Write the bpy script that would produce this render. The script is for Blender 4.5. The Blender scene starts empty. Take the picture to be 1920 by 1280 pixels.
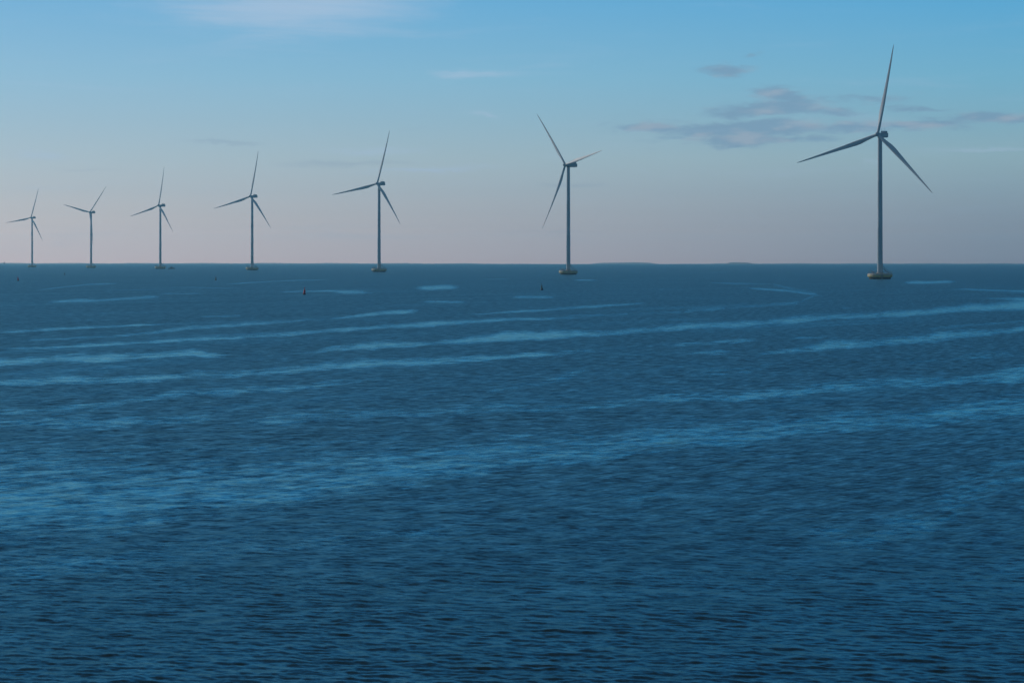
import bpy, bmesh, math, random
import numpy as np
from mathutils import Vector, Matrix

random.seed(7)
rng = np.random.default_rng(11)
sc = bpy.context.scene
COL = sc.collection
PI = math.pi

# ---------------------------------------------------------------- camera
F = 4533.0            # focal length in pixels of the 1920 wide photograph (85 mm)
CX, CY = 960.0, 487.9 # principal column, eye-level row
EYE = 9.04            # camera height above the water
RE = 7.4e6            # earth radius with refraction

cam = bpy.data.cameras.new('camera')
cam_o = bpy.data.objects.new('camera', cam); COL.objects.link(cam_o)
cam.sensor_width = 36.0
cam.lens = 36.0 * F / 1920.0
cam.shift_y = -(640.0 - CY) / 1920.0
cam.clip_start = 0.5; cam.clip_end = 60000.0
cam_o.location = (0, 0, EYE)
cam_o.rotation_euler = (math.radians(90), 0, 0)
sc.camera = cam_o

# ---------------------------------------------------------------- colour management
sc.view_settings.view_transform = 'Standard'
sc.view_settings.look = 'None'
sc.view_settings.gamma = 1.0
sc.view_settings.exposure = 0.0
sc.view_settings.use_curve_mapping = False
sc.cycles.max_bounces = 6
sc.cycles.volume_bounces = 0
sc.cycles.use_denoising = True

# ---------------------------------------------------------------- sun
SUN_EL = math.radians(24.0)
SUN_AZ = math.radians(-53.0)       # measured from straight ahead (+Y), negative = to the left
SUN_STRENGTH = 2.2
sd = Vector((math.sin(SUN_AZ) * math.cos(SUN_EL), math.cos(SUN_AZ) * math.cos(SUN_EL), math.sin(SUN_EL)))
sun = bpy.data.lights.new('sun', 'SUN'); sun.energy = SUN_STRENGTH; sun.angle = math.radians(0.5)
sun.color = (1.0, 0.93, 0.84)
sun_o = bpy.data.objects.new('sun', sun); COL.objects.link(sun_o)
sun_o.rotation_euler = sd.to_track_quat('Z', 'Y').to_euler()
sun_o.location = (0, 0, 400)

def s2l(c):
    return tuple((x / 255 / 12.92) if x / 255 <= 0.04045 else ((x / 255 + 0.055) / 1.055) ** 2.4 for x in c)

# ---------------------------------------------------------------- node helper
class NT:
    def __init__(self, tree): self.t = tree; self.n = tree.nodes; self.l = tree.links
    def put(self, sock, v):
        if isinstance(v, bpy.types.NodeSocket): self.l.new(v, sock)
        elif isinstance(v, (tuple, list)) and len(v) == 3 and sock.type == 'RGBA': sock.default_value = (*v, 1)
        else: sock.default_value = v
    def m(self, op, a, b=None, c=None, clamp=False):
        n = self.n.new('ShaderNodeMath'); n.operation = op; n.use_clamp = clamp
        self.put(n.inputs[0], a)
        if b is not None: self.put(n.inputs[1], b)
        if c is not None: self.put(n.inputs[2], c)
        return n.outputs[0]
    def vm(self, op, a, b=None, scale=None):
        n = self.n.new('ShaderNodeVectorMath'); n.operation = op
        self.put(n.inputs[0], a)
        if b is not None: self.put(n.inputs[1], b)
        if scale is not None: self.put(n.inputs['Scale'], scale)
        return n.outputs[1] if op in ('DOT_PRODUCT', 'LENGTH') else n.outputs[0]
    def comb(self, x, y, z):
        n = self.n.new('ShaderNodeCombineXYZ')
        for i, v in enumerate((x, y, z)): self.put(n.inputs[i], v)
        return n.outputs[0]
    def sep(self, v):
        n = self.n.new('ShaderNodeSeparateXYZ'); self.l.new(v, n.inputs[0]); return n.outputs
    def noise(self, vec, scale=1.0, detail=3.0, rough=0.5, dist=0.0):
        n = self.n.new('ShaderNodeTexNoise'); n.noise_dimensions = '3D'
        self.l.new(vec, n.inputs['Vector']); n.inputs['Scale'].default_value = scale
        n.inputs['Detail'].default_value = detail; n.inputs['Roughness'].default_value = rough
        n.inputs['Distortion'].default_value = dist
        return n.outputs
    def rng(self, v, a, b, c=0.0, d=1.0, smooth=True):
        n = self.n.new('ShaderNodeMapRange'); n.interpolation_type = 'SMOOTHSTEP' if smooth else 'LINEAR'
        self.put(n.inputs['Value'], v)
        for k, x in (('From Min', a), ('From Max', b), ('To Min', c), ('To Max', d)): self.put(n.inputs[k], x)
        return n.outputs[0]
    def mix(self, f, a, b):
        n = self.n.new('ShaderNodeMix'); n.data_type = 'RGBA'
        self.put(n.inputs[0], f); self.put(n.inputs[6], a); self.put(n.inputs[7], b)
        return n.outputs[2]
    def ramp(self, f, stops):
        n = self.n.new('ShaderNodeValToRGB'); e = n.color_ramp.elements
        self.put(n.inputs[0], f)
        e[0].position = stops[0][0]; e[0].color = (*stops[0][1], 1)
        e[1].position = stops[-1][0]; e[1].color = (*stops[-1][1], 1)
        for p, c in stops[1:-1]:
            x = e.new(p); x.color = (*c, 1)
        return n.outputs[0]

# ---------------------------------------------------------------- haze settings (used by the sky and by the haze box)
HAZE_DENSITY = 0.0001
HAZE_COLOR = (0.34, 0.76, 1.0)
HAZE_TOP = 150.0
HAZE_GLOW = ((0.108, 0.256, 0.385), (0.078, 0.20, 0.32))     # what a very deep layer of this air looks like, towards the sun's side and away
def beyond_haze(c, deg, glow):            # colour of the sky outside the haze when c is what reaches the ground
    L = min(13500.0, (HAZE_TOP - 9) / max(1e-4, math.sin(math.radians(deg))))
    T = math.exp(-HAZE_DENSITY * L)
    return tuple(max(0.004, (x - (1 - T) * j) / T) for x, j in zip(s2l(c), glow))

# ---------------------------------------------------------------- sky
def build_world():
    w = bpy.data.worlds.new('World'); sc.world = w; w.use_nodes = True
    w.node_tree.nodes.clear(); g = NT(w.node_tree)
    tc = g.n.new('ShaderNodeTexCoord').outputs['Generated']
    x, y, z = g.sep(tc)
    u = g.m('ARCTAN2', x, y)                       # azimuth, 0 straight ahead
    v = g.m('ARCSINE', g.m('MINIMUM', g.m('MAXIMUM', z, 0.0), 1.0))   # elevation
    pos = g.m('POWER', g.m('DIVIDE', v, PI / 2), 0.5)
    def P(deg): return math.sqrt(deg / 90.0)
    def ramp_of(rows, glow):
        ds = [r[0] for r in rows]
        out = []
        for d in (0, .35, .6, .8, 1.1, 1.6, 2.4, 3.3, 4.3, 6.2, 9, 13, 20, 40, 90):
            c = tuple(float(np.interp(d, ds, [r[1][k] for r in rows])) for k in range(3))
            out.append((P(d), beyond_haze(c, d, glow)))
        return g.ramp(pos, out)
    sunny = ramp_of([(0, (186, 178, 186)), (1.1, (182, 184, 190)), (2.4, (169, 188, 200)), (4.3, (146, 187, 212)),
                     (6.2, (120, 177, 215)), (11, (68, 158, 216)), (20, (60, 108, 152)), (40, (84, 84, 90)), (90, (60, 64, 74))], HAZE_GLOW[0])
    away = ramp_of([(0, (116, 133, 154)), (1.1, (126, 147, 165)), (2.4, (136, 168, 182)), (4.3, (114, 173, 201)),
                    (6.2, (90, 166, 210)), (11, (54, 150, 210)), (20, (54, 100, 144)), (40, (78, 78, 84)), (90, (56, 60, 70))], HAZE_GLOW[1])
    # how far round from the sun's side
    c = g.m('COSINE', g.m('SUBTRACT', u, math.radians(-62)))
    side = g.rng(c, 0.667 + 0.03, 0.306 - 0.02, 0, 1, smooth=False)
    base = g.mix(side, sunny, away)
    # physical sky for the upper dome
    sky = g.n.new('ShaderNodeTexSky'); sky.sky_type = 'NISHITA'; sky.sun_disc = False
    sky.sun_elevation = SUN_EL; sky.sun_rotation = SUN_AZ
    sky.air_density = 1.2; sky.dust_density = 0.6; sky.ozone_density = 2.5
    nish = g.vm('MULTIPLY', g.vm('SCALE', sky.outputs[0], scale=0.035), (0.5, 0.85, 1.0))
    up = g.rng(v, math.radians(14), math.radians(45), 0.0, 0.5)
    base = g.mix(up, base, nish)
    # clouds: real directions in the sky, degrees of azimuth and elevation
    warp = g.noise(g.comb(g.m('MULTIPLY', u, 26), g.m('MULTIPLY', v, 90), 0.0), 1.0, 8, 0.68)[1]
    wx, wy, wz = g.sep(warp)
    uu = g.m('ADD', u, g.m('MULTIPLY', g.m('SUBTRACT', wx, 0.5), 0.030))
    vv = g.m('ADD', v, g.m('MULTIPLY', g.m('SUBTRACT', wy, 0.5), 0.010))
    def blob(px, py, rx, ry, tilt=0.0):
        du = g.m('SUBTRACT', uu, (px - CX) / F); dv = g.m('SUBTRACT', vv, (CY - py) / F)
        if tilt: dv = g.m('SUBTRACT', dv, g.m('MULTIPLY', du, tilt))
        a = g.m('POWER', g.m('ABSOLUTE', g.m('DIVIDE', du, rx / F)), 2.0)
        b = g.m('POWER', g.m('ABSOLUTE', g.m('DIVIDE', dv, ry / F)), 2.0)
        return g.m('EXPONENT', g.m('MULTIPLY', g.m('ADD', a, b), -1.0))
    def total(lst):
        s = None
        for q in lst:
            b_ = g.m('MULTIPLY', blob(*q[:5]), q[5])
            s = b_ if s is None else g.m('MAXIMUM', s, b_)
        return s
    # lavender grey cumulus bank
    fine = g.noise(g.comb(g.m('MULTIPLY', u, 80), g.m('MULTIPLY', v, 360), 3.0), 1.0, 10, 0.70, 0.6)[0]
    bank = total([(1400, 243, 190, 17, 0.0, 1.0), (1440, 205, 115, 17, 0.05, .95), (1465, 180, 52, 14, -0.1, .9), (1395, 262, 100, 12, 0.02, .9),
                  (1560, 212, 55, 11, -0.08, .7), (1220, 240, 80, 10, 0, .8), (1600, 240, 110, 12, 0.03, .75), (1365, 133, 58, 11, 0.02, .8),
                  (1412, 105, 26, 5, 0.1, .55), (1620, 190, 90, 9, -0.03, .5), (1850, 228, 115, 11, 0.02, .8), (1715, 238, 110, 10, 0, .8), (1722, 208, 90, 5, -.05, .6), (1950, 226, 90, 10, 0, .8), (1300, 262, 90, 7, 0, .5), (1520, 262, 80, 8, 0.04, .6)])
    d = g.rng(g.m('ADD', g.m('MULTIPLY', g.m('SUBTRACT', fine, 0.5), 2.4), g.m('MULTIPLY', bank, 2.0)), 0.25, 1.5)
    lit = g.rng(g.noise(g.comb(g.m('MULTIPLY', u, 50), g.m('MULTIPLY', v, 170), 9.0), 1.0, 4, 0.5)[0], 0.46, 0.68)
    ccol = g.mix(lit, s2l((124, 156, 184)), s2l((158, 172, 190)))
    base = g.mix(g.m('MULTIPLY', d, 0.78), base, ccol)
    # pale high cirrus
    fib = g.noise(g.comb(g.m('MULTIPLY', g.m('ADD', u, g.m('MULTIPLY', v, 0.8)), 14), g.m('MULTIPLY', v, 150), 5.0), 1.0, 8, 0.62, 0.8)[0]
    cir = total([(560, 18, 230, 52, 0.0, 1.1), (430, 42, 120, 20, -0.05, .7), (690, 45, 150, 22, 0.0, .6), (880, 140, 90, 8, 0.03, .8), (905, 215, 32, 6, -0.2, .7), (600, 60, 240, 22, 0, .6),
                 (820, 316, 120, 5, 0.03, .75), (95, 292, 60, 8, 0, .65), (700, 282, 100, 7, 0, .55), (1850, 287, 110, 5, 0, .75), (1630, 305, 22, 6, 0, .6),
                 (1200, 315, 80, 3, -0.25, .3)])
    e = g.rng(g.m('ADD', g.m('MULTIPLY', g.m('SUBTRACT', fib, 0.5), 1.6), cir), 0.0, 1.3)
    base = g.mix(g.m('MULTIPLY', e, 0.75), base, s2l((178, 200, 224)))
    dim = total([(420, 267, 85, 5, 0, .9), (650, 306, 150, 7, 0.02, .8), (1080, 345, 80, 7, 0, .7), (180, 318, 120, 5, 0, .5), (1020, 436, 160, 6, 0, .5), (780, 242, 60, 4, 0, .5)])
    f_ = g.rng(g.m('ADD', g.m('MULTIPLY', g.m('SUBTRACT', fib, 0.5), 0.6), dim), 0.2, 0.9)
    base = g.mix(g.m('MULTIPLY', f_, 0.28), base, s2l((136, 156, 180)))
    bg = g.n.new('ShaderNodeBackground'); g.l.new(base, bg.inputs[0]); bg.inputs[1].default_value = 1.0
    out = g.n.new('ShaderNodeOutputWorld'); g.l.new(bg.outputs[0], out.inputs[0])
build_world()

# ---------------------------------------------------------------- materials
def mat(name, color, rough=0.6, metal=0.0, var=0.12, scale=0.6, spec=0.4):
    m = bpy.data.materials.new(name); m.use_nodes = True; g = NT(m.node_tree)
    b = g.n['Principled BSDF']
    tc = g.n.new('ShaderNodeTexCoord').outputs['Object']
    n = g.noise(tc, scale, 5, 0.6)[0]
    k = g.rng(n, 0.3, 0.7, 1.0 - var, 1.0 + var, smooth=False)
    c = g.vm('SCALE', tuple(color), scale=k)
    g.l.new(c, b.inputs['Base Color'])
    g.put(b.inputs['Roughness'], g.rng(n, 0.3, 0.7, rough - 0.08, min(1, rough + 0.08), smooth=False))
    b.inputs['Metallic'].default_value = metal
    b.inputs['Specular IOR Level'].default_value = spec
    return m

M_TOWER = mat('grey_tower_paint', (0.40, 0.43, 0.45), 0.42, var=0.06, scale=0.12)
M_BLADE = mat('grey_blade_gelcoat', (0.54, 0.56, 0.58), 0.6, var=0.05, scale=0.2)
M_NAC = mat('nacelle_paint', (0.34, 0.39, 0.42), 0.5, var=0.08, scale=0.5)
M_DARK = mat('dark_vent', (0.03, 0.045, 0.05), 0.6)
M_STEEL = mat('galvanised_steel', (0.20, 0.22, 0.22), 0.5, metal=0.3)
M_RED = mat('red_buoy_paint', (0.55, 0.04, 0.07), 0.5, var=0.2, scale=2)
M_GREEN = mat('green_buoy_paint', (0.006, 0.045, 0.03), 0.5, var=0.2, scale=2)
M_BLACK = mat('black_fender', (0.012, 0.014, 0.02), 0.6)
M_HULL = mat('blue_hull_paint', (0.02, 0.045, 0.09), 0.4)
M_CABIN = mat('cabin_paint', (0.10, 0.14, 0.16), 0.5)
M_WHITE = mat('white_paint', (0.75, 0.75, 0.74), 0.5, var=0.04)
M_SAIL = mat('sail_cloth', (0.9, 0.89, 0.86), 0.8, var=0.04)
M_SAILDARK = mat('dark_sail_cloth', (0.20, 0.19, 0.20), 0.8, var=0.05)
M_GLASS = mat('cabin_glass', (0.02, 0.03, 0.035), 0.15)
M_LAND = mat('distant_land', (0.25, 0.21, 0.20), 0.9, var=0.4, scale=0.004)

def concrete():
    m = bpy.data.materials.new('weathered_concrete'); m.use_nodes = True; g = NT(m.node_tree); b = g.n['Principled BSDF']
    tc = g.n.new('ShaderNodeTexCoord').outputs['Object']
    x, y, z = g.sep(tc)
    n = g.noise(tc, 0.8, 6, 0.65)[0]
    st = g.noise(g.comb(g.m('MULTIPLY', x, 1.6), g.m('MULTIPLY', y, 1.6), g.m('MULTIPLY', z, 0.25)), 1.0, 4, 0.6)[0]
    conc = g.mix(g.rng(st, 0.35, 0.7), (0.46, 0.42, 0.36), (0.30, 0.27, 0.22))
    yel = g.mix(g.rng(n, 0.35, 0.65), (0.50, 0.42, 0.17), (0.38, 0.33, 0.19))
    band = g.m('MULTIPLY', g.rng(z, 0.9, 1.0), g.rng(z, 1.95, 2.1, 1, 0))
    c = g.mix(band, conc, yel)
    wet = g.rng(g.m('ADD', z, g.m('MULTIPLY', g.m('SUBTRACT', n, 0.5), 0.5)), 0.75, 0.95, 1, 0)
    c = g.mix(wet, c, (0.018, 0.024, 0.022))
    g.l.new(c, b.inputs['Base Color']); b.inputs['Roughness'].default_value = 0.75
    b.inputs['Specular IOR Level'].default_value = 0.3
    return m
M_CONC = concrete()

# ---------------------------------------------------------------- mesh helpers
def new_obj(name, bm, m, parent=None, smooth=False, sharp=None):
    me = bpy.data.meshes.new(name)
    bmesh.ops.recalc_face_normals(bm, faces=bm.faces)
    if smooth:
        for f in bm.faces: f.smooth = True
        for e in bm.edges:
            if len(e.link_faces) == 2 and e.calc_face_angle(0) > math.radians(38): e.smooth = False
    bm.to_mesh(me); bm.free()
    me.materials.append(m)
    o = bpy.data.objects.new(name, me); COL.objects.link(o)
    if parent: o.parent = parent
    return o

def box(bm, cx, cy, cz, sx, sy, sz, bev=0.0):
    r = bmesh.ops.create_cube(bm, size=1.0)['verts']
    bmesh.ops.scale(bm, verts=r, vec=(sx, sy, sz)); bmesh.ops.translate(bm, verts=r, vec=(cx, cy, cz))
    if bev:
        es = list({e for v in r for e in v.link_edges})
        bmesh.ops.bevel(bm, geom=es, offset=bev, segments=2, affect='EDGES')

def tube(bm, p, q, r1, r2=None, n=8):
    p, q = Vector(p), Vector(q); r2 = r1 if r2 is None else r2
    d = q - p; rot = d.to_track_quat('Z', 'Y').to_matrix().to_4x4()
    bmesh.ops.create_cone(bm, cap_ends=True, segments=n, radius1=r1, radius2=r2, depth=d.length,
                          matrix=Matrix.Translation((p + q) / 2) @ rot)

def lathe(bm, prof, n=32, wob=None):
    rings = []
    for r, z in prof:
        rings.append([bm.verts.new((r * math.cos(2 * PI * k / n), r * math.sin(2 * PI * k / n), z)) for k in range(n)])
    for a, b in zip(rings, rings[1:]):
        for k in range(n):
            bm.faces.new((a[k], a[(k + 1) % n], b[(k + 1) % n], b[k]))
    bm.faces.new(list(reversed(rings[0]))); bm.faces.new(rings[-1])

def ring(bm, R, z, r, n=40, a0=0, a1=2 * PI):
    pts = [Vector((R * math.cos(a0 + (a1 - a0) * k / n), R * math.sin(a0 + (a1 - a0) * k / n), z)) for k in range(n + 1)]
    for a, b in zip(pts, pts[1:]): tube(bm, a, b, r, n=5)

def empty(name, loc, rz, label, cat, group=None):
    o = bpy.data.objects.new(name, None); COL.objects.link(o)
    o.location = loc; o.rotation_euler = (0, 0, rz); o['label'] = label; o['category'] = cat
    if group: o['group'] = group
    return o

def ground(px, D):
    x = (px - CX) / F * D
    return (x, D, -(x * x + D * D) / (2 * RE))

def dist_of_row(y):        # distance of the water seen at pixel row y
    k = (y - CY) / F; D = EYE / k
    for _ in range(8): D = (EYE + D * D / (2 * RE)) / k
    return D

# ---------------------------------------------------------------- sea: one curved sheet, finer where near
SLICKS = [  # (row points (px, py, half thickness)), strength : smooth streaks lying on the water
    ([(0, 624, 2), (117, 617, 2.2), (187, 613, 2), (300, 608, 1)], .8),
    ([(40, 639, 1.5), (233, 629, 2), (367, 615, 2.6), (483, 607, 2.2), (590, 599, 1.3)], .7),
    ([(0, 654, 1.5), (113, 652, 2.2), (173, 647, 2.4), (287, 641, 2.2), (433, 634, 2.4), (533, 627, 2.8), (640, 619, 3), (800, 608, 3), (950, 600, 2.5), (1080, 596, 1.5)], .9),
    ([(-60, 685, 5), (0, 682, 5), (67, 677, 5.5), (200, 671, 6), (347, 665, 5), (420, 668, 2)], 1.0),
    ([(-60, 722, 4), (0, 720, 4), (100, 715, 5), (200, 712, 5), (300, 710, 4), (367, 704, 6.5), (467, 700, 5.5), (533, 695, 5), (640, 687, 5), (800, 678, 5), (960, 670, 3), (1090, 660, 2)], .85),
    ([(570, 662, 2), (640, 654, 4.5), (800, 643, 5), (1000, 632, 4.5), (1200, 620, 5), (1280, 614, 5), (1480, 602, 5), (1580, 595, 4.6), (1713, 587, 4.2), (1813, 580, 5), (1920, 575, 5), (2050, 566, 4)], 1.0),
    ([(1420, 664, 2), (1463, 660, 4), (1563, 650, 6), (1680, 640, 6), (1813, 628, 6), (1920, 618, 4), (2050, 610, 3)], .85),
    ([(1200, 750, 5), (1330, 746, 6), (1480, 739, 7), (1580, 727, 11), (1680, 717, 10), (1780, 717, 6), (1847, 710, 8), (1920, 706, 9), (2060, 700, 8)], .75),
    ([(-200, 985, 60), (0, 955, 55), (300, 933, 40), (640, 900, 33), (900, 866, 24), (1280, 823, 18), (1600, 794, 15), (1920, 768, 13), (2100, 760, 12)], .74),
    ([(-80, 800, 12), (0, 797, 12), (120, 793, 12), (260, 789, 9), (400, 786, 7)], .6),
    ([(-50, 777, 5), (80, 772, 5), (200, 760, 4), (300, 743, 5), (467, 732, 6), (567, 728, 4), (640, 717, 4.5), (720, 713, 3)], .6),
    ([(430, 795, 7), (560, 785, 9), (760, 772, 9), (1000, 767, 7), (1130, 762, 5), (1250, 745, 4)], .45),
    ([(1330, 530, .9), (1447, 533, 1.5), (1533, 552, 3.5), (1500, 567, 3), (1363, 578, 3), (1280, 585, 2.2), (1180, 588, 1.5), (1060, 592, 1.3)], .42),
    ([(1400, 540, 1), (1480, 546, 1.6), (1540, 555, 1.6)], .7),
    ([(620, 548, 2.2), (690, 549, 2.6)], .7), ([(520, 547, .8), (625, 546, .8), (700, 550, 1.0)], .8),
    ([(780, 540, 2.5), (860, 539, 3)], .9), ([(790, 565, 1.6), (875, 567, 1.8)], .8),
    ([(620, 598, 1), (700, 590, 2.2), (785, 583, 2.2)], .85), ([(880, 590, 1), (1000, 583, 1.6), (1130, 573, 1.8), (1210, 569, 1.2)], .75),
    ([(90, 567, 1.4), (200, 562, 2.6), (300, 556, 2.2)], .7), ([(300, 550, 1.2), (380, 551, 1.2)], .8),
    ([(370, 594, 1.5), (460, 592, 2)], .6), ([(960, 558, 1.8), (1040, 557, 2)], .7), ([(1075, 525, .7), (1120, 525, .7)], .9),
    ([(1695, 530, 1.6), (1790, 529, 1.8)], .8), ([(1790, 542, 1), (1900, 546, 1.3), (2000, 547, 1)], .7), ([(1840, 559, 1.4), (1930, 562, 2.4), (2050, 560, 2)], .75),
    ([(1575, 579, 1.3), (1600, 577, 1.3)], .5), ([(1730, 617, 1.5), (1850, 608, 1.8), (1960, 600, 1.5)], .4),
    ([(1040, 660, 2), (1120, 657, 2.5)], .6), ([(1260, 648, 2), (1340, 643, 2.5), (1415, 637, 2.5)], .6), ([(1280, 665, 2.5), (1370, 660, 3)], .5),
    ([(1480, 634, 1.4), (1560, 632, 1.6)], .5), ([(1290, 702, 7), (1400, 695, 8), (1460, 680, 4)], .45), ([(1680, 680, 4), (1850, 668, 6), (2000, 660, 5)], .3),
    ([(380, 700, 3), (420, 690, 3)], .3), ([(900, 740, 5), (1040, 715, 5), (1110, 690, 4)], .35),
    ([(1150, 950, 14), (1320, 930, 12), (1420, 922, 8)], .32), ([(1480, 1025, 22), (1640, 1005, 22), (1780, 955, 28), (1860, 905, 25), (1960, 880, 22)], .42),
    ([(-50, 1080, 30), (200, 1055, 26), (420, 1035, 20), (600, 1015, 14), (760, 1000, 10), (950, 985, 8)], .35),
    ([(0, 860, 12), (250, 850, 12), (600, 835, 10), (800, 820, 7)], .3), ([(900, 1110, 20), (1250, 1120, 24), (1500, 1090, 18)], .15),
    ([(60, 545, .7), (170, 533, .9), (230, 531, .7)], .5), ([(420, 533, .7), (540, 526, .9), (620, 525, .7)], .5), ([(1290, 512, .5), (1370, 510, .5)], .4), ([(1640, 552, .8), (1700, 548, 1)], .3),
    ([(900, 523, .6), (960, 524, .6)], .5), ([(1200, 543, .8), (1270, 541, 1.0)], .4), ([(310, 538, .7), (450, 541, .7)], .5),
]

def build_sea():
    # distance rows: evenly graded in 1/distance (so that near water is finest)
    k_near = EYE / 30.0; k_far = EYE / 12600.0
    rows_fine = EYE / np.linspace(EYE / 49.0, EYE / 9200.0, 900)
    rows_near = np.linspace(24.0, 48.7, 60)
    rows_close = np.array([0.6, 3, 7, 12, 18])
    rows_far = np.array([9600, 10000, 10400, 10800, 11300, 11900, 12600.0])
    r = np.concatenate([rows_close, rows_near, rows_fine, rows_far])
    a_f = np.radians(np.linspace(-17, 17, 1150))
    a_s = np.radians(np.linspace(17.3, 342.7, 330))
    ang = np.concatenate([a_f, a_s]); nc = len(ang); nr = len(r)
    R, A = np.meshgrid(r, ang, indexing='ij')
    X = R * np.sin(A); Y = R * np.cos(A)
    Z = -(R * R) / (2 * RE)
    dr = np.gradient(r)[:, None] * np.ones_like(A)
    dA = np.concatenate([np.full(1150, math.radians(34) / 1149), np.full(330, math.radians(1.0))])[None, :] * R
    step = np.maximum(dr, dA)
    # slicks, evaluated on the water
    py = CY + F * (EYE - Z) / np.maximum(Y, 1e-3); px = CX + F * X / np.maximum(Y, 1e-3)
    S = np.zeros_like(X)
    ahead = Y > 20
    wob = 1.6 * np.sin(px / 47.0) + 1.1 * np.sin(px / 19.0 + 1.3) + 0.7 * np.sin(px / 8.3 + 2.1)
    for pts, s in SLICKS:
        xs = np.array([p[0] for p in pts], float)
        if np.all(np.diff(xs) > 0): chains = [pts]
        else: chains = [[a, b] for a, b in zip(pts, pts[1:])]
        for ch in chains:
            ch = sorted(ch)
            xs = np.array([p[0] for p in ch], float)
            yc = np.interp(px, xs, [p[1] for p in ch]); hy = np.interp(px, xs, [p[2] for p in ch])
            span = xs[-1] - xs[0]; soft = 25 + 0.12 * span
            if len(chains) > 1: soft = 12
            e = np.clip((px - xs[0] + soft * .4) / soft, 0, 1) * np.clip((xs[-1] + soft * .4 - px) / soft, 0, 1)
            e = e * e * (3 - 2 * e)
            stp = max(22.0, 5.0 * float(np.mean([p[2] for p in ch])))
            q = np.arange(-400, 2400, stp)
            v1 = np.interp(px, q, np.convolve(rng.normal(0, 1, len(q)), [.25, .5, .25], 'same'))
            v2 = np.interp(px, q[::3], rng.normal(0, 1, len(q[::3])))
            hy = hy * np.clip(1 + 0.20 * v1 + 0.10 * v2, 0.5, 1.5)
            t = (py - yc + wob * hy * 0.13 + 0.10 * hy * v2) / (hy * 1.28)
            e = e * np.clip(0.88 + 0.14 * v1 + 0.10 * v2, 0.3, 1.1)
            # slightly sharper lower (near) edge, trailing off upwards
            t = np.where(t > 0, t * 1.1, t * 0.72)
            S = np.maximum(S, np.where(ahead, s * e * np.exp(-np.abs(t) ** 2.3), 0))
    # waves
    wind = math.atan2(0.52, 0.85)
    H = np.zeros_like(X); unres = np.zeros_like(X); tot = 0.0
    near = R < 900
    patch = 0.75 + 0.25 * np.sin(X * 0.11 + 1.0 + 0.6 * np.sin(Y * 0.05)) * np.sin(Y * 0.045 + 0.5 * np.sin(X * 0.09))
    for i in range(84):
        lam = 0.20 * (3.6 / 0.20) ** ((i + rng.random()) / 84)
        th = wind + rng.normal(0, 0.72)
        k = 2 * PI / lam
        slope = 0.025 * (lam / 0.55) ** (0.1 if lam < 0.55 else -1.2)
        amp = slope / k; ph = rng.random() * 2 * PI
        w = np.clip((lam / step - 2.2) / 2.5, 0, 1)
        calm = 1 - (0.72 if lam < 1.6 else 0.25) * S
        wave = np.sin(k * (X * math.sin(th) + Y * math.cos(th)) + ph)
        wave = wave + 0.18 * np.cos(2 * (k * (X * math.sin(th) + Y * math.cos(th)) + ph))
        H += amp * wave * w * calm * patch
        unres += slope ** 2 * (1 - w) / 2; tot += slope ** 2 / 2
    print('rms slope', math.sqrt(tot))
    unres = np.sqrt(unres / tot)
    co = np.stack([X, Y, Z + H], -1).reshape(-1, 3)
    me = bpy.data.meshes.new('sea')
    idx = np.arange(nr * nc).reshape(nr, nc)
    a = idx[:-1, :]; b = np.roll(idx, -1, axis=1)[:-1, :]; c = np.roll(idx, -1, axis=1)[1:, :]; d = idx[1:, :]
    quads = np.stack([a, b, c, d], -1).reshape(-1, 4)
    nf = len(quads)
    me.vertices.add(nr * nc); me.vertices.foreach_set('co', co.astype(np.float32).ravel())
    me.loops.add(nf * 4 + nc); me.loops.foreach_set('vertex_index', np.concatenate([quads.ravel(), idx[0, ::-1]]).astype(np.int32))
    me.polygons.add(nf + 1)
    me.polygons.foreach_set('loop_start', np.concatenate([np.arange(nf) * 4, [nf * 4]]).astype(np.int32))
    me.polygons.foreach_set('loop_total', np.concatenate([np.full(nf, 4), [nc]]).astype(np.int32))
    me.update(calc_edges=True)
    me.polygons.foreach_set('use_smooth', np.ones(nf + 1, dtype=bool))
    for nm, arr in (('slick', S), ('unresolved', unres)):
        at = me.attributes.new(nm, 'FLOAT', 'POINT'); at.data.foreach_set('value', arr.astype(np.float32).ravel())
    me.validate()
    o = bpy.data.objects.new('sea', me); COL.objects.link(o); o['kind'] = 'structure'
    # water
    m = bpy.data.materials.new('sea_water'); m.use_nodes = True; g = NT(m.node_tree)
    me.materials.append(m)
    bs = g.n['Principled BSDF']
    geo = g.n.new('ShaderNodeNewGeometry'); P_ = geo.outputs['Position']; N_ = geo.outputs['Normal']
    def att(n):
        q = g.n.new('ShaderNodeAttribute'); q.attribute_name = n; return q.outputs['Fac']
    sl = att('slick'); un = att('unresolved')
    # wind-aligned streak coordinates
    cw, sw = math.cos(wind), math.sin(wind)
    x, y, z = g.sep(P_)
    along = g.m('ADD', g.m('MULTIPLY', x, sw), g.m('MULTIPLY', y, cw))
    across = g.m('SUBTRACT', g.m('MULTIPLY', x, cw), g.m('MULTIPLY', y, sw))
    st = g.noise(g.comb(g.m('MULTIPLY', across, 0.075), g.m('MULTIPLY', along, 0.011), 0), 1, 5, 0.6, 0.4)[0]
    brk = g.noise(g.comb(g.m('MULTIPLY', across, 0.6), g.m('MULTIPLY', along, 0.10), 4), 1, 4, 0.6, 0.2)[0]
    brk2 = g.noise(g.comb(g.m('MULTIPLY', across, 1.6), g.m('MULTIPLY', along, 0.5), 9), 1, 4, 0.65, 0.2)[0]
    s1 = g.m('ADD', sl, g.m('MULTIPLY', g.m('SUBTRACT', brk, 0.5), 1.5))
    fr = g.noise(g.comb(g.m('MULTIPLY', across, 0.55), g.m('MULTIPLY', along, 0.5), 21), 1.0, 8, 0.80)[1]
    frx, fry, frz = g.sep(fr)
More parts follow.
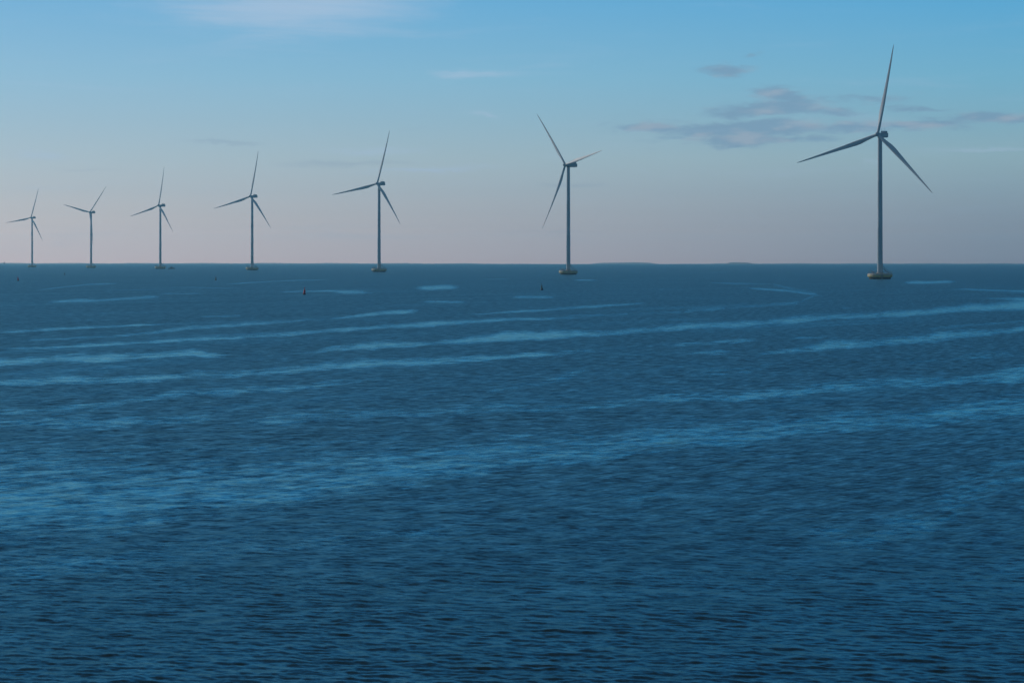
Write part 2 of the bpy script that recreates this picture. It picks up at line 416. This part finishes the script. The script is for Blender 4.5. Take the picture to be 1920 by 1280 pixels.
    s1 = g.m('ADD', s1, g.m('MULTIPLY', g.m('SUBTRACT', brk2, 0.5), 1.2))
    s1 = g.m('ADD', s1, g.m('MULTIPLY', g.m('SUBTRACT', frz, 0.5), 3.0))
    s1 = g.m('MULTIPLY', g.rng(s1, 0.0, 1.15), g.rng(sl, 0.02, 0.35))
    s2 = g.m('MULTIPLY', g.rng(st, 0.50, 0.78), 0.38)
    slick = g.m('MAXIMUM', s1, s2)
    gust = g.rng(st, 0.25, 0.5, 1.12, 1.0)
    # small ripples as direct slopes (independent of pixel size)
    def slopes(scale, zoff, det, stretch=0.55):
        v = g.comb(g.m('MULTIPLY', across, stretch * scale), g.m('MULTIPLY', along, scale), zoff)
        c_ = g.noise(v, 1.0, det, 0.6)[1]
        return g.vm('SUBTRACT', c_, (0.5, 0.5, 0.5))
    rip = g.vm('ADD', g.vm('SCALE', slopes(9.5, 1.0, 4), scale=0.36),
               g.vm('SCALE', slopes(2.6, 7.0, 4), scale=g.m('ADD', 0.13, g.m('MULTIPLY', un, 0.5))))
    calm = g.m('MULTIPLY', g.m('SUBTRACT', 1.0, g.m('MULTIPLY', slick, SLK_SLOPE)), gust)
    rip = g.vm('ADD', rip, g.vm('SCALE', g.vm('SUBTRACT', fr, (0.5, 0.5, 0.5)), scale=g.m('MULTIPLY', un, 0.55)))
    rip = g.vm('SCALE', rip, scale=calm)
    rx, ry, rz = g.sep(rip)
    nrm = g.vm('NORMALIZE', g.vm('ADD', N_, g.comb(rx, ry, 0.0)))
    rough = g.m('ADD', R_BASE, g.m('MULTIPLY', un, R_UNRES))
    rough = g.m('MULTIPLY', rough, g.m('SUBTRACT', 1.0, g.m('MULTIPLY', slick, SLK_ROUGH)))
    body = g.noise(g.comb(g.m('MULTIPLY', x, 0.01), g.m('MULTIPLY', y, 0.004), 2), 1, 3, 0.5)[0]
    g.n.remove(bs)
    df = g.n.new('ShaderNodeBsdfDiffuse'); g.l.new(g.mix(body, (0.012, 0.018, 0.015), (0.009, 0.018, 0.017)), df.inputs['Color'])
    gl = g.n.new('ShaderNodeBsdfGlossy'); gl.distribution = 'MULTI_GGX'
    gl.inputs['Color'].default_value = (*WATER_TINT, 1)
    g.l.new(rough, gl.inputs['Roughness']); g.l.new(nrm, gl.inputs['Normal'])
    # Schlick Fresnel averaged over the slopes too small to model
    sig = g.m('MULTIPLY', g.m('ADD', SIG0, g.m('MULTIPLY', un, SIG1)), g.m('MULTIPLY', gust, g.m('SUBTRACT', 1.0, g.m('MULTIPLY', slick, SIG_SLICK))))
    gr = g.noise(g.comb(g.m('MULTIPLY', across, 3.2), g.m('MULTIPLY', along, 0.38), 33), 1.0, 4, 0.7)[0]
    un3 = g.m('MULTIPLY', un, g.m('MULTIPLY', un, un))
    sig = g.m('MULTIPLY', sig, g.m('ADD', 1.0, g.m('ADD', g.m('MULTIPLY', g.m('SUBTRACT', frx, 0.5), g.m('ADD', 1.0, g.m('MULTIPLY', un, 1.2))),
                                                   g.m('MULTIPLY', g.m('SUBTRACT', gr, 0.5), g.m('MULTIPLY', un3, 4.0)))))
    sig = g.m('MAXIMUM', sig, 0.01)
    cs = g.vm('DOT_PRODUCT', nrm, geo.outputs['Incoming'])
    ce = g.m('SQRT', g.m('ADD', g.m('MULTIPLY', cs, cs), g.m('MULTIPLY', sig, sig)))
    ff = g.m('ADD', 0.02, g.m('MULTIPLY', 0.98, g.m('POWER', g.m('SUBTRACT', 1.0, g.m('MINIMUM', ce, 1.0)), 5.0)))
    mx = g.n.new('ShaderNodeMixShader'); g.l.new(ff, mx.inputs[0]); g.l.new(df.outputs[0], mx.inputs[1]); g.l.new(gl.outputs[0], mx.inputs[2])
    out = [q for q in g.n if q.type == 'OUTPUT_MATERIAL'][0]
    g.l.new(mx.outputs[0], out.inputs['Surface'])
    return o
SLK_SLOPE, SLK_ROUGH, R_BASE, R_UNRES = 0.74, 0.62, 0.17, 0.16
WATER_TINT = (0.37, 0.81, 0.97); SIG0, SIG1, SIG_SLICK = 0.205, -0.018, 0.54
build_sea()

# ---------------------------------------------------------------- far land on the horizon
def land(name, px0, px1, D, top_rows, depth, label_kind='structure', seed=1):
    rr = random.Random(seed)
    n = max(24, int((px1 - px0) / 3)); bm = bmesh.new(); rows = []
    for j, dy in enumerate((0.0, depth * 0.3, depth * 0.7, depth)):
        row = []
        for i in range(n + 1):
            t = i / n; px = px0 + (px1 - px0) * t
            DD = D + dy
            x = (px - CX) / F * D * (1 + (dy / D) * 0.2)
            zb = -(x * x + DD * DD) / (2 * RE)
            tr = np.interp(px, [p[0] for p in top_rows], [p[1] for p in top_rows])
            topz = EYE - (tr - CY) / F * D
            h = topz - zb
            h += 0.9 * math.sin(px * 0.05 + seed) + rr.uniform(-.5, .5)
            e = min(1, 8 * t, 8 * (1 - t))
            h = max(0.3, h) * e
            row.append(bm.verts.new((x, DD, zb - 0.5 + (0 if j in (0, 3) else h + 0.5))))
        rows.append(row)
    for a, b in zip(rows, rows[1:]):
        for i in range(n): bm.faces.new((a[i], a[i + 1], b[i + 1], b[i]))
    o = new_obj(name, bm, M_LAND, smooth=False); o['kind'] = label_kind
    return o
land('coast', -250, 1060, 11300, [(-250, 493.3), (200, 493.7), (500, 493.5), (800, 494.0), (1060, 494.8)], 500, seed=2)
land('coast', 1110, 1240, 11200, [(1100, 493.6), (1130, 492.5), (1215, 492.5), (1240, 494.0)], 400, seed=5)
land('coast', 1240, 2200, 11400, [(1240, 494.3), (1600, 494.0), (1900, 494.1), (2200, 493.8)], 400, seed=8)
land('island', 1362, 1416, 9300, [(1362, 493.6), (1376, 492.1), (1402, 492.1), (1416, 493.6)], 120, seed=9)

# ---------------------------------------------------------------- wind turbines
HUB = 70.0; SPAN = 44.0

def blade_mesh():
    bm = bmesh.new()
    st = [(0.9, 1.45, 1.45, 0), (2.2, 1.42, 1.38, 0), (4.0, 1.62, 1.25, 13), (6.5, 2.15, 0.98, 12), (9.5, 2.62, 0.78, 10.5), (12.0, 2.72, 0.66, 9),
          (15.5, 2.45, 0.54, 7), (20, 2.02, 0.42, 5), (25, 1.66, 0.32, 3.5), (30, 1.34, 0.24, 2), (35, 1.02, 0.17, 1), (39, 0.78, 0.12, .5),
          (42, 0.52, 0.08, 0), (43.4, 0.28, 0.05, 0), (44.0, 0.08, 0.03, 0)]
    n = 20; prev = None
    for z, c, t, tw in st:
        if z > 4: c *= 0.88
        foil = min(1, max(0, (z - 2.2) / 7.0))
        ring_ = []
        for k in range(n):
            a = 2 * PI * k / n
            # circle: x = cos, y = sin ; airfoil: leading edge +X, pitch axis at 30 % chord
            cx, cy = math.cos(a) * c / 2, math.sin(a) * t / 2
            s = (1 - math.cos(a)) / 2                    # 0 at LE, 1 at TE
            ax = (0.30 - s) * c
            ay = math.copysign(1, math.sin(a)) * t * 1.15 * (1.35 * math.sqrt(max(s, 0)) - 0.6 * s - 1.3 * s * s + 0.56 * s ** 3) if abs(math.sin(a)) > 1e-6 else 0
            X_ = cx * (1 - foil) + ax * foil; Y_ = cy * (1 - foil) + ay * foil
            q = math.radians(tw)
            xr = X_ * math.cos(q) + Y_ * math.sin(q); yr = -X_ * math.sin(q) + Y_ * math.cos(q)
            pre = -2.6 * (z / SPAN) ** 2
            ring_.append(bm.verts.new((xr, yr + pre, z)))
        if prev:
            for k in range(n): bm.faces.new((prev[k], prev[(k + 1) % n], ring_[(k + 1) % n], ring_[k]))
        else: bm.faces.new(ring_)
        prev = ring_
    bm.faces.new(prev)
    return bm

def make_turbine():
    root = empty('wind_turbine', (0, 0, 0), 0, '', 'wind turbine', 'row of offshore wind turbines')
    # concrete foundation disc
    bm = bmesh.new()
    lathe(bm, [(5.2, -3), (5.2, 0.72), (5.35, 0.86), (5.75, 0.95), (6.0, 1.2), (6.02, 2.45), (5.9, 2.7), (5.6, 2.76), (1.75, 2.80), (1.75, 3.15), (1.45, 3.2)], 40)
    fnd = new_obj('foundation', bm, M_CONC, root, smooth=True)
    bm = bmesh.new()
    for k in range(28):
        a = 2 * PI * k / 28
        if abs(a - PI * 1.5) < 0.12: continue
        tube(bm, (5.6 * math.cos(a), 5.6 * math.sin(a), 2.7), (5.6 * math.cos(a), 5.6 * math.sin(a), 3.75), 0.035, n=6)
    ring(bm, 5.6, 3.75, 0.035); ring(bm, 5.6, 3.25, 0.025)
    new_obj('railing', bm, M_STEEL, fnd)
    bm = bmesh.new()
    p0, p1 = Vector((1.0, 0, 5.55)), Vector((4.3, 0, 2.8))
    for sy in (-0.5, 0.5):
        tube(bm, p0 + Vector((0, sy, 0)), p1 + Vector((0, sy, 0)), 0.10)
        tube(bm, p0 + Vector((0, sy, 1.0)), p1 + Vector((0, sy, 1.0)), 0.04)
        for t in (0.1, .35, .6, .95):
            q = p0.lerp(p1, t); tube(bm, q + Vector((0, sy, 0)), q + Vector((0, sy, 1.0)), 0.03)
    for i in range(11):
        q = p0.lerp(p1, (i + .5) / 11); box(bm, q.x, q.y, q.z, 0.26, 0.98, 0.04)
    box(bm, 1.55, 0, 5.6, 1.1, 1.2, 0.08)
    new_obj('stairs', bm, M_STEEL, fnd)
    bm = bmesh.new()                                         # boat landing ladder
    for s in (-0.35, 0.35):
        tube(bm, (s, -6.15, -1.0), (s, -6.15, 3.6), 0.09)
        tube(bm, (s, -6.15, 3.6), (s, -5.5, 3.6), 0.05); tube(bm, (s, -6.15, 1.4), (s, -5.9, 1.4), 0.05)
    for i in range(12): tube(bm, (-0.35, -6.15, -.4 + i * 0.32), (0.35, -6.15, -.4 + i * 0.32), 0.03)
    new_obj('boat_ladder', bm, M_STEEL, fnd)
    bm = bmesh.new()                                         # davit crane
    tube(bm, (-4.2, -1.6, 2.75), (-4.2, -1.6, 4.3), 0.10); tube(bm, (-4.2, -1.6, 4.25), (-5.4, -2.3, 4.5), 0.07)
    tube(bm, (-5.35, -2.28, 4.48), (-5.35, -2.28, 3.9), 0.02)
    new_obj('davit_crane', bm, M_STEEL, fnd)
    bm = bmesh.new(); box(bm, -3.4, -1.0, 3.3, 1.1, 0.7, 1.05, 0.05)
    new_obj('cabinet', bm, M_NAC, fnd)
    # tower
    bm = bmesh.new(); prof = []
    zs = [3.15, 3.35, 3.36, 24.9, 25.0, 25.12, 25.22, 47.4, 47.5, 47.62, 47.72, HUB - 1.35]
    for z in zs:
        r = 1.33 + (1.02 - 1.33) * (z - 3) / (HUB - 4)
        if z in (3.15, 3.35): r += 0.16
        if z in (25.0, 25.12, 47.5, 47.62): r += 0.02
        prof.append((r, z))
    lathe(bm, prof, 40)
    tw = new_obj('tower', bm, M_TOWER, root, smooth=True)
    bm = bmesh.new(); box(bm, 1.28, 0, 6.65, 0.12, 0.85, 1.95, 0.03)
    new_obj('door', bm, M_DARK, tw)
    # nacelle (+Y is downwind)
    bm = bmesh.new()
    sec = [(-1.15, 0.85, 0.80, -0.85), (-0.5, 1.15, 0.92, -1.15), (1.5, 1.3, 1.05, -1.3), (5.4, 1.3, 1.10, -1.25), (6.3, 1.22, 1.05, -1.0)]
    rings = []
    for y_, hw, zt, zb in sec:
        c = 0.22
        pts = [(-hw + c, zb), (hw - c, zb), (hw, zb + c), (hw, zt - c), (hw - c, zt), (-hw + c, zt), (-hw, zt - c), (-hw, zb + c)]
        rings.append([bm.verts.new((p[0], y_, p[1])) for p in pts])
    for a, b in zip(rings, rings[1:]):
        for k in range(8): bm.faces.new((a[k], a[(k + 1) % 8], b[(k + 1) % 8], b[k]))
    bm.faces.new(rings[0]); bm.faces.new(list(reversed(rings[-1])))
    nac = new_obj('nacelle', bm, M_NAC, root, smooth=True); nac.location = (0, 0, HUB)
    bm = bmesh.new(); box(bm, 0, 4.3, 1.52, 2.3, 2.5, 0.88, 0.08)
    new_obj('cooler', bm, M_NAC, nac)
    for s in (-0.8, 0.8):
        bm = bmesh.new(); tube(bm, (s, 3.3, 1.9), (s, 3.3, 2.95), 0.05); box(bm, s, 3.3, 2.98, 0.34, 0.1, 0.08)
        new_obj('wind_vane', bm, M_STEEL, nac)
    bm = bmesh.new(); lathe(bm, [(1.12, -0.35), (1.12, 0.0)], 24)
    yb = new_obj('yaw_ring', bm, M_DARK, nac); yb.location = (0, 0, -1.12)
    # rotor hub, origin at the rotor centre
    bm = bmesh.new()
    prof = [(0.02, -1.75), (0.42, -1.62), (0.78, -1.3), (1.0, -0.8), (1.08, -0.2), (1.05, 0.6), (0.95, 1.35)]
    lathe(bm, prof, 28)
    bmesh.ops.rotate(bm, verts=bm.verts, cent=(0, 0, 0), matrix=Matrix.Rotation(-PI / 2, 3, 'X'))
    hub = new_obj('rotor_hub', bm, M_NAC, root, smooth=True)
    b0 = new_obj('blade', blade_mesh(), M_BLADE, hub, smooth=True)
    blades = [b0]
    for i in range(2):
        b = b0.copy(); COL.objects.link(b); b.parent = hub; blades.append(b)
    return root

OVER = 2.5; TILT = math.radians(4.0); CONE = math.radians(2.2)
def pose(root, yaw, theta):
    for ch in root.children:
        n = ch.name.split('.')[0]
        if n == 'nacelle': ch.rotation_euler = (0, 0, yaw)
        if n == 'rotor_hub':
            ch.rotation_euler = (-TILT, 0, yaw)
            ch.location = (OVER * math.sin(yaw), -OVER * math.cos(yaw), HUB + 0.05)
            ch.rotation_mode = 'XYZ'
            for i, b in enumerate(sorted(ch.children, key=lambda q: q.name)):
                m = Matrix.Rotation(theta + i * 2 * PI / 3, 4, 'Y') @ Matrix.Rotation(CONE, 4, 'X')
                b.matrix_local = m

def copy_tree(o, parent=None):
    c = o.copy(); COL.objects.link(c)
    if parent: c.parent = parent
    for ch in list(o.children): copy_tree(ch, c)
    return c

TURB = [  # px of the tower, distance, yaw seen from the camera, rotor angle, label
    (1650.0, 1173, 27.6, 12.4, 'nearest and largest wind turbine, alone at the far right, on a yellowish concrete base'),
    (1065.6, 1546, 52.8, -39.6, 'second nearest wind turbine, right of centre, nacelle seen most from the side'),
    (710.8, 1920, 39.5, 18.7, 'third turbine from the right, left of centre, right of the red buoy'),
    (472.8, 2296, 41.7, 14.8, 'mid-row wind turbine, fourth from the right, standing left of the red buoy'),
    (300.6, 2672, 49.0, 14.3, 'wind turbine with a small workboat floating just right of its base'),
    (170.8, 3048, 44.2, 43.5, 'wind turbine with one blade hanging down across its tower, second from the left'),
    (60.2, 3423, 41.8, 20.5, 'farthest and smallest wind turbine at the left end of the row'),
]
proto = make_turbine()
roots = [proto] + [copy_tree(proto) for _ in TURB[1:]]
for r_, (px, D, yw, th, lab) in zip(roots, TURB):
    r_.location = ground(px, D); r_['label'] = lab
    phi = math.atan((px - CX) / F)
    pose(r_, -(phi + math.radians(yw)), math.radians(th))
    r_.rotation_euler = (0, 0, 0)

# ---------------------------------------------------------------- navigation buoys
def make_buoy(paint):
    red = paint is M_RED
    root = empty('navigation_buoy', (0, 0, 0), 0, '', 'buoy', 'navigation buoys marking the channel')
    bm = bmesh.new(); lathe(bm, [(0.20, -0.6), (0.40, -0.2), (0.44, 0.0), (0.43, 0.22), (0.36, 0.30)], 20)
    new_obj('float', bm, M_BLACK, root, smooth=True)
    bm = bmesh.new()
    if red: lathe(bm, [(0.35, 0.29), (0.33, 0.5), (0.29, 1.0), (0.24, 1.35), (0.19, 1.5), (0.15, 1.56)], 20)
    else: lathe(bm, [(0.33, 0.29), (0.22, 0.5), (0.20, 1.0), (0.18, 1.35), (0.10, 1.45)], 20)
    new_obj('body', bm, paint, root, smooth=True)
    bm = bmesh.new(); tube(bm, (0, 0, 1.5), (0, 0, 1.8), 0.05)
    if red: tube(bm, (0, 0, 1.78), (0, 0, 2.08), 0.13, n=12)
    else: tube(bm, (0, 0, 1.72), (0, 0, 2.08), 0.13, 0.01, n=12)
    new_obj('topmark', bm, paint, root)
    return root
red0 = make_buoy(M_RED); grn0 = make_buoy(M_GREEN)
BUOYS = [(red0, 570.5, 552.3, 0.92, 4, 'red buoy, nearest of the red ones, floating between the middle turbines'),
         (grn0, 1016.0, 543.6, 1.0, -3, 'green buoy floating nearest to the second largest turbine'),
         (None, 404.5, 525.6, 1.05, 2, 'dark green buoy on the water left of the fourth turbine base'),
         (None, 121.0, 515.4, 1.0, 3, 'smallest, farthest dark buoy between the two leftmost turbines'),
         (None, 34.0, 526.4, 0.95, -4, 'small distant red buoy near the left edge of the water')]
for src, px, row, s, tilt, lab in BUOYS:
    b = src if src else copy_tree(red0 if 'red buoy' in lab else grn0)
    b.location = ground(px, dist_of_row(row)); b.scale = (s, s, s)
    b.rotation_euler = (0, math.radians(tilt), 0); b['label'] = lab

# ---------------------------------------------------------------- boats
def hull_bm(L, W, top, keel, sheer=0.25, n=12):
    bm = bmesh.new(); rows = []
    for i in range(n + 1):
        t = i / n; x = -L / 2 + L * t
        w = W / 2 * (1 - max(0, (t - 0.45) / 0.55) ** 2.2) * (0.82 + 0.18 * min(1, t * 4))
        zt = top + sheer * (2 * max(0, t - .4)) ** 2
        xt = x + 0.06 * L * max(0, t - 0.6)
        rows.append([bm.verts.new(p) for p in ((xt, -w, zt), (x, -w * .85, zt * .3), (x, -w * .35, -keel), (x, w * .35, -keel), (x, w * .85, zt * .3), (xt, w, zt))])
    for a, b in zip(rows, rows[1:]):
        for k in range(5): bm.faces.new((a[k], a[k + 1], b[k + 1], b[k]))
        bm.faces.new((a[5], a[0], b[0], b[5]))
    bm.faces.new(rows[0]); bmesh.ops.remove_doubles(bm, verts=bm.verts, dist=0.002)
    return bm

D = dist_of_row(504.2); p = ground(321.5, D)
wb = empty('workboat', p, math.radians(8), 'small dark workboat with wheelhouse and mast beside a turbine base', 'boat')
new_obj('hull', hull_bm(7.4, 2.6, 0.95, 0.5), M_HULL, wb)
bm = bmesh.new(); box(bm, 0.2, 0, 1.55, 2.6, 1.9, 1.4, 0.12); box(bm, 0.1, 0, 2.32, 2.9, 2.1, 0.10)
cab = new_obj('wheelhouse', bm, M_CABIN, wb)
bm = bmesh.new()
for s in (-1, 1): box(bm, 0.2, s * 0.96, 1.8, 2.0, 0.03, 0.5)
box(bm, 1.51, 0, 1.8, 0.03, 1.5, 0.5)
new_obj('window', bm, M_GLASS, cab)
bm = bmesh.new(); tube(bm, (0.3, 0, 2.3), (0.3, 0, 4.1), 0.06); tube(bm, (0.3, -0.5, 3.4), (0.3, 0.5, 3.4), 0.04); tube(bm, (-0.4, 0, 2.3), (0.3, 0, 3.6), 0.03)
new_obj('mast', bm, M_STEEL, wb)
bm = bmesh.new()
for s in (-1, 1):
    for t in np.linspace(-3.3, 2.2, 8): tube(bm, (t, s * 1.12, 0.9), (t, s * 1.12, 1.55), 0.03, n=5)
    tube(bm, (-3.3, s * 1.12, 1.55), (2.2, s * 1.12, 1.55), 0.03, n=5)
new_obj('rail', bm, M_STEEL, wb)

def sail_mesh(pts, bulge):
    bm = bmesh.new(); a, b, c = [Vector(q) for q in pts]; n = 6; g_ = {}
    for sgn in (0, 1):
        for i in range(n + 1):
            for j in range(n + 1 - i):
                u, v = i / n, j / n; q = a + (b - a) * u + (c - a) * v
                q = q + Vector((0, bulge * 16 * u * v * (1 - u - v + 0.15) + sgn * 0.02, 0)); g_[sgn, i, j] = bm.verts.new(q)
        for i in range(n):
            for j in range(n - i):
                bm.faces.new((g_[sgn, i, j], g_[sgn, i + 1, j], g_[sgn, i, j + 1]))
                if j < n - i - 1: bm.faces.new((g_[sgn, i + 1, j], g_[sgn, i + 1, j + 1], g_[sgn, i, j + 1]))
    return bm
def make_sailboat(px, D, h, cloth, rz, lab):
    s = h / 10.0
    r = empty('sailboat', ground(px, D), rz, lab, 'sailboat', 'sailboats far off on the horizon'); r.scale = (s, s, s)
    new_obj('hull', hull_bm(8.0, 2.6, 0.9, 0.5), M_WHITE, r)
    bm = bmesh.new(); tube(bm, (0.6, 0, 0.8), (0.6, 0, 10), 0.08, 0.05); tube(bm, (0.6, 0, 1.7), (-3.3, 0, 1.7), 0.07)
    new_obj('mast', bm, M_STEEL, r)
    new_obj('mainsail', sail_mesh([(0.5, 0, 1.8), (-3.2, 0, 1.8), (0.5, 0, 9.8)], 0.5), cloth, r, smooth=True)
    new_obj('jib', sail_mesh([(3.9, 0, 1.1), (0.8, 0, 1.5), (0.7, 0, 8.6)], 0.5), cloth, r, smooth=True)
    return r
make_sailboat(8, 6900, 9.5, M_SAILDARK, 0.3, 'grey sailboat on the horizon at the very left edge')
make_sailboat(90.5, 7000, 9.5, M_SAIL, 2.04, 'white sailboat on the horizon between the two leftmost turbines')
make_sailboat(1026.5, 7300, 9.0, M_SAIL, 2.04, 'tiny white sailboat on the horizon left of the second largest turbine')

# ---------------------------------------------------------------- haze
def build_haze():
    bm = bmesh.new(); box(bm, 0, 0, (HAZE_TOP - 19) / 2, 27000, 27000, HAZE_TOP + 19)
    m = bpy.data.materials.new('haze'); m.use_nodes = True; m.node_tree.nodes.clear(); g = NT(m.node_tree)
    v = g.n.new('ShaderNodeVolumePrincipled'); v.inputs['Color'].default_value = (*HAZE_COLOR, 1)
    v.inputs['Density'].default_value = HAZE_DENSITY; v.inputs['Anisotropy'].default_value = 0.4
    o_ = g.n.new('ShaderNodeOutputMaterial'); g.l.new(v.outputs[0], o_.inputs['Volume'])
    o = new_obj('haze', bm, m); o['kind'] = 'stuff'
build_haze()
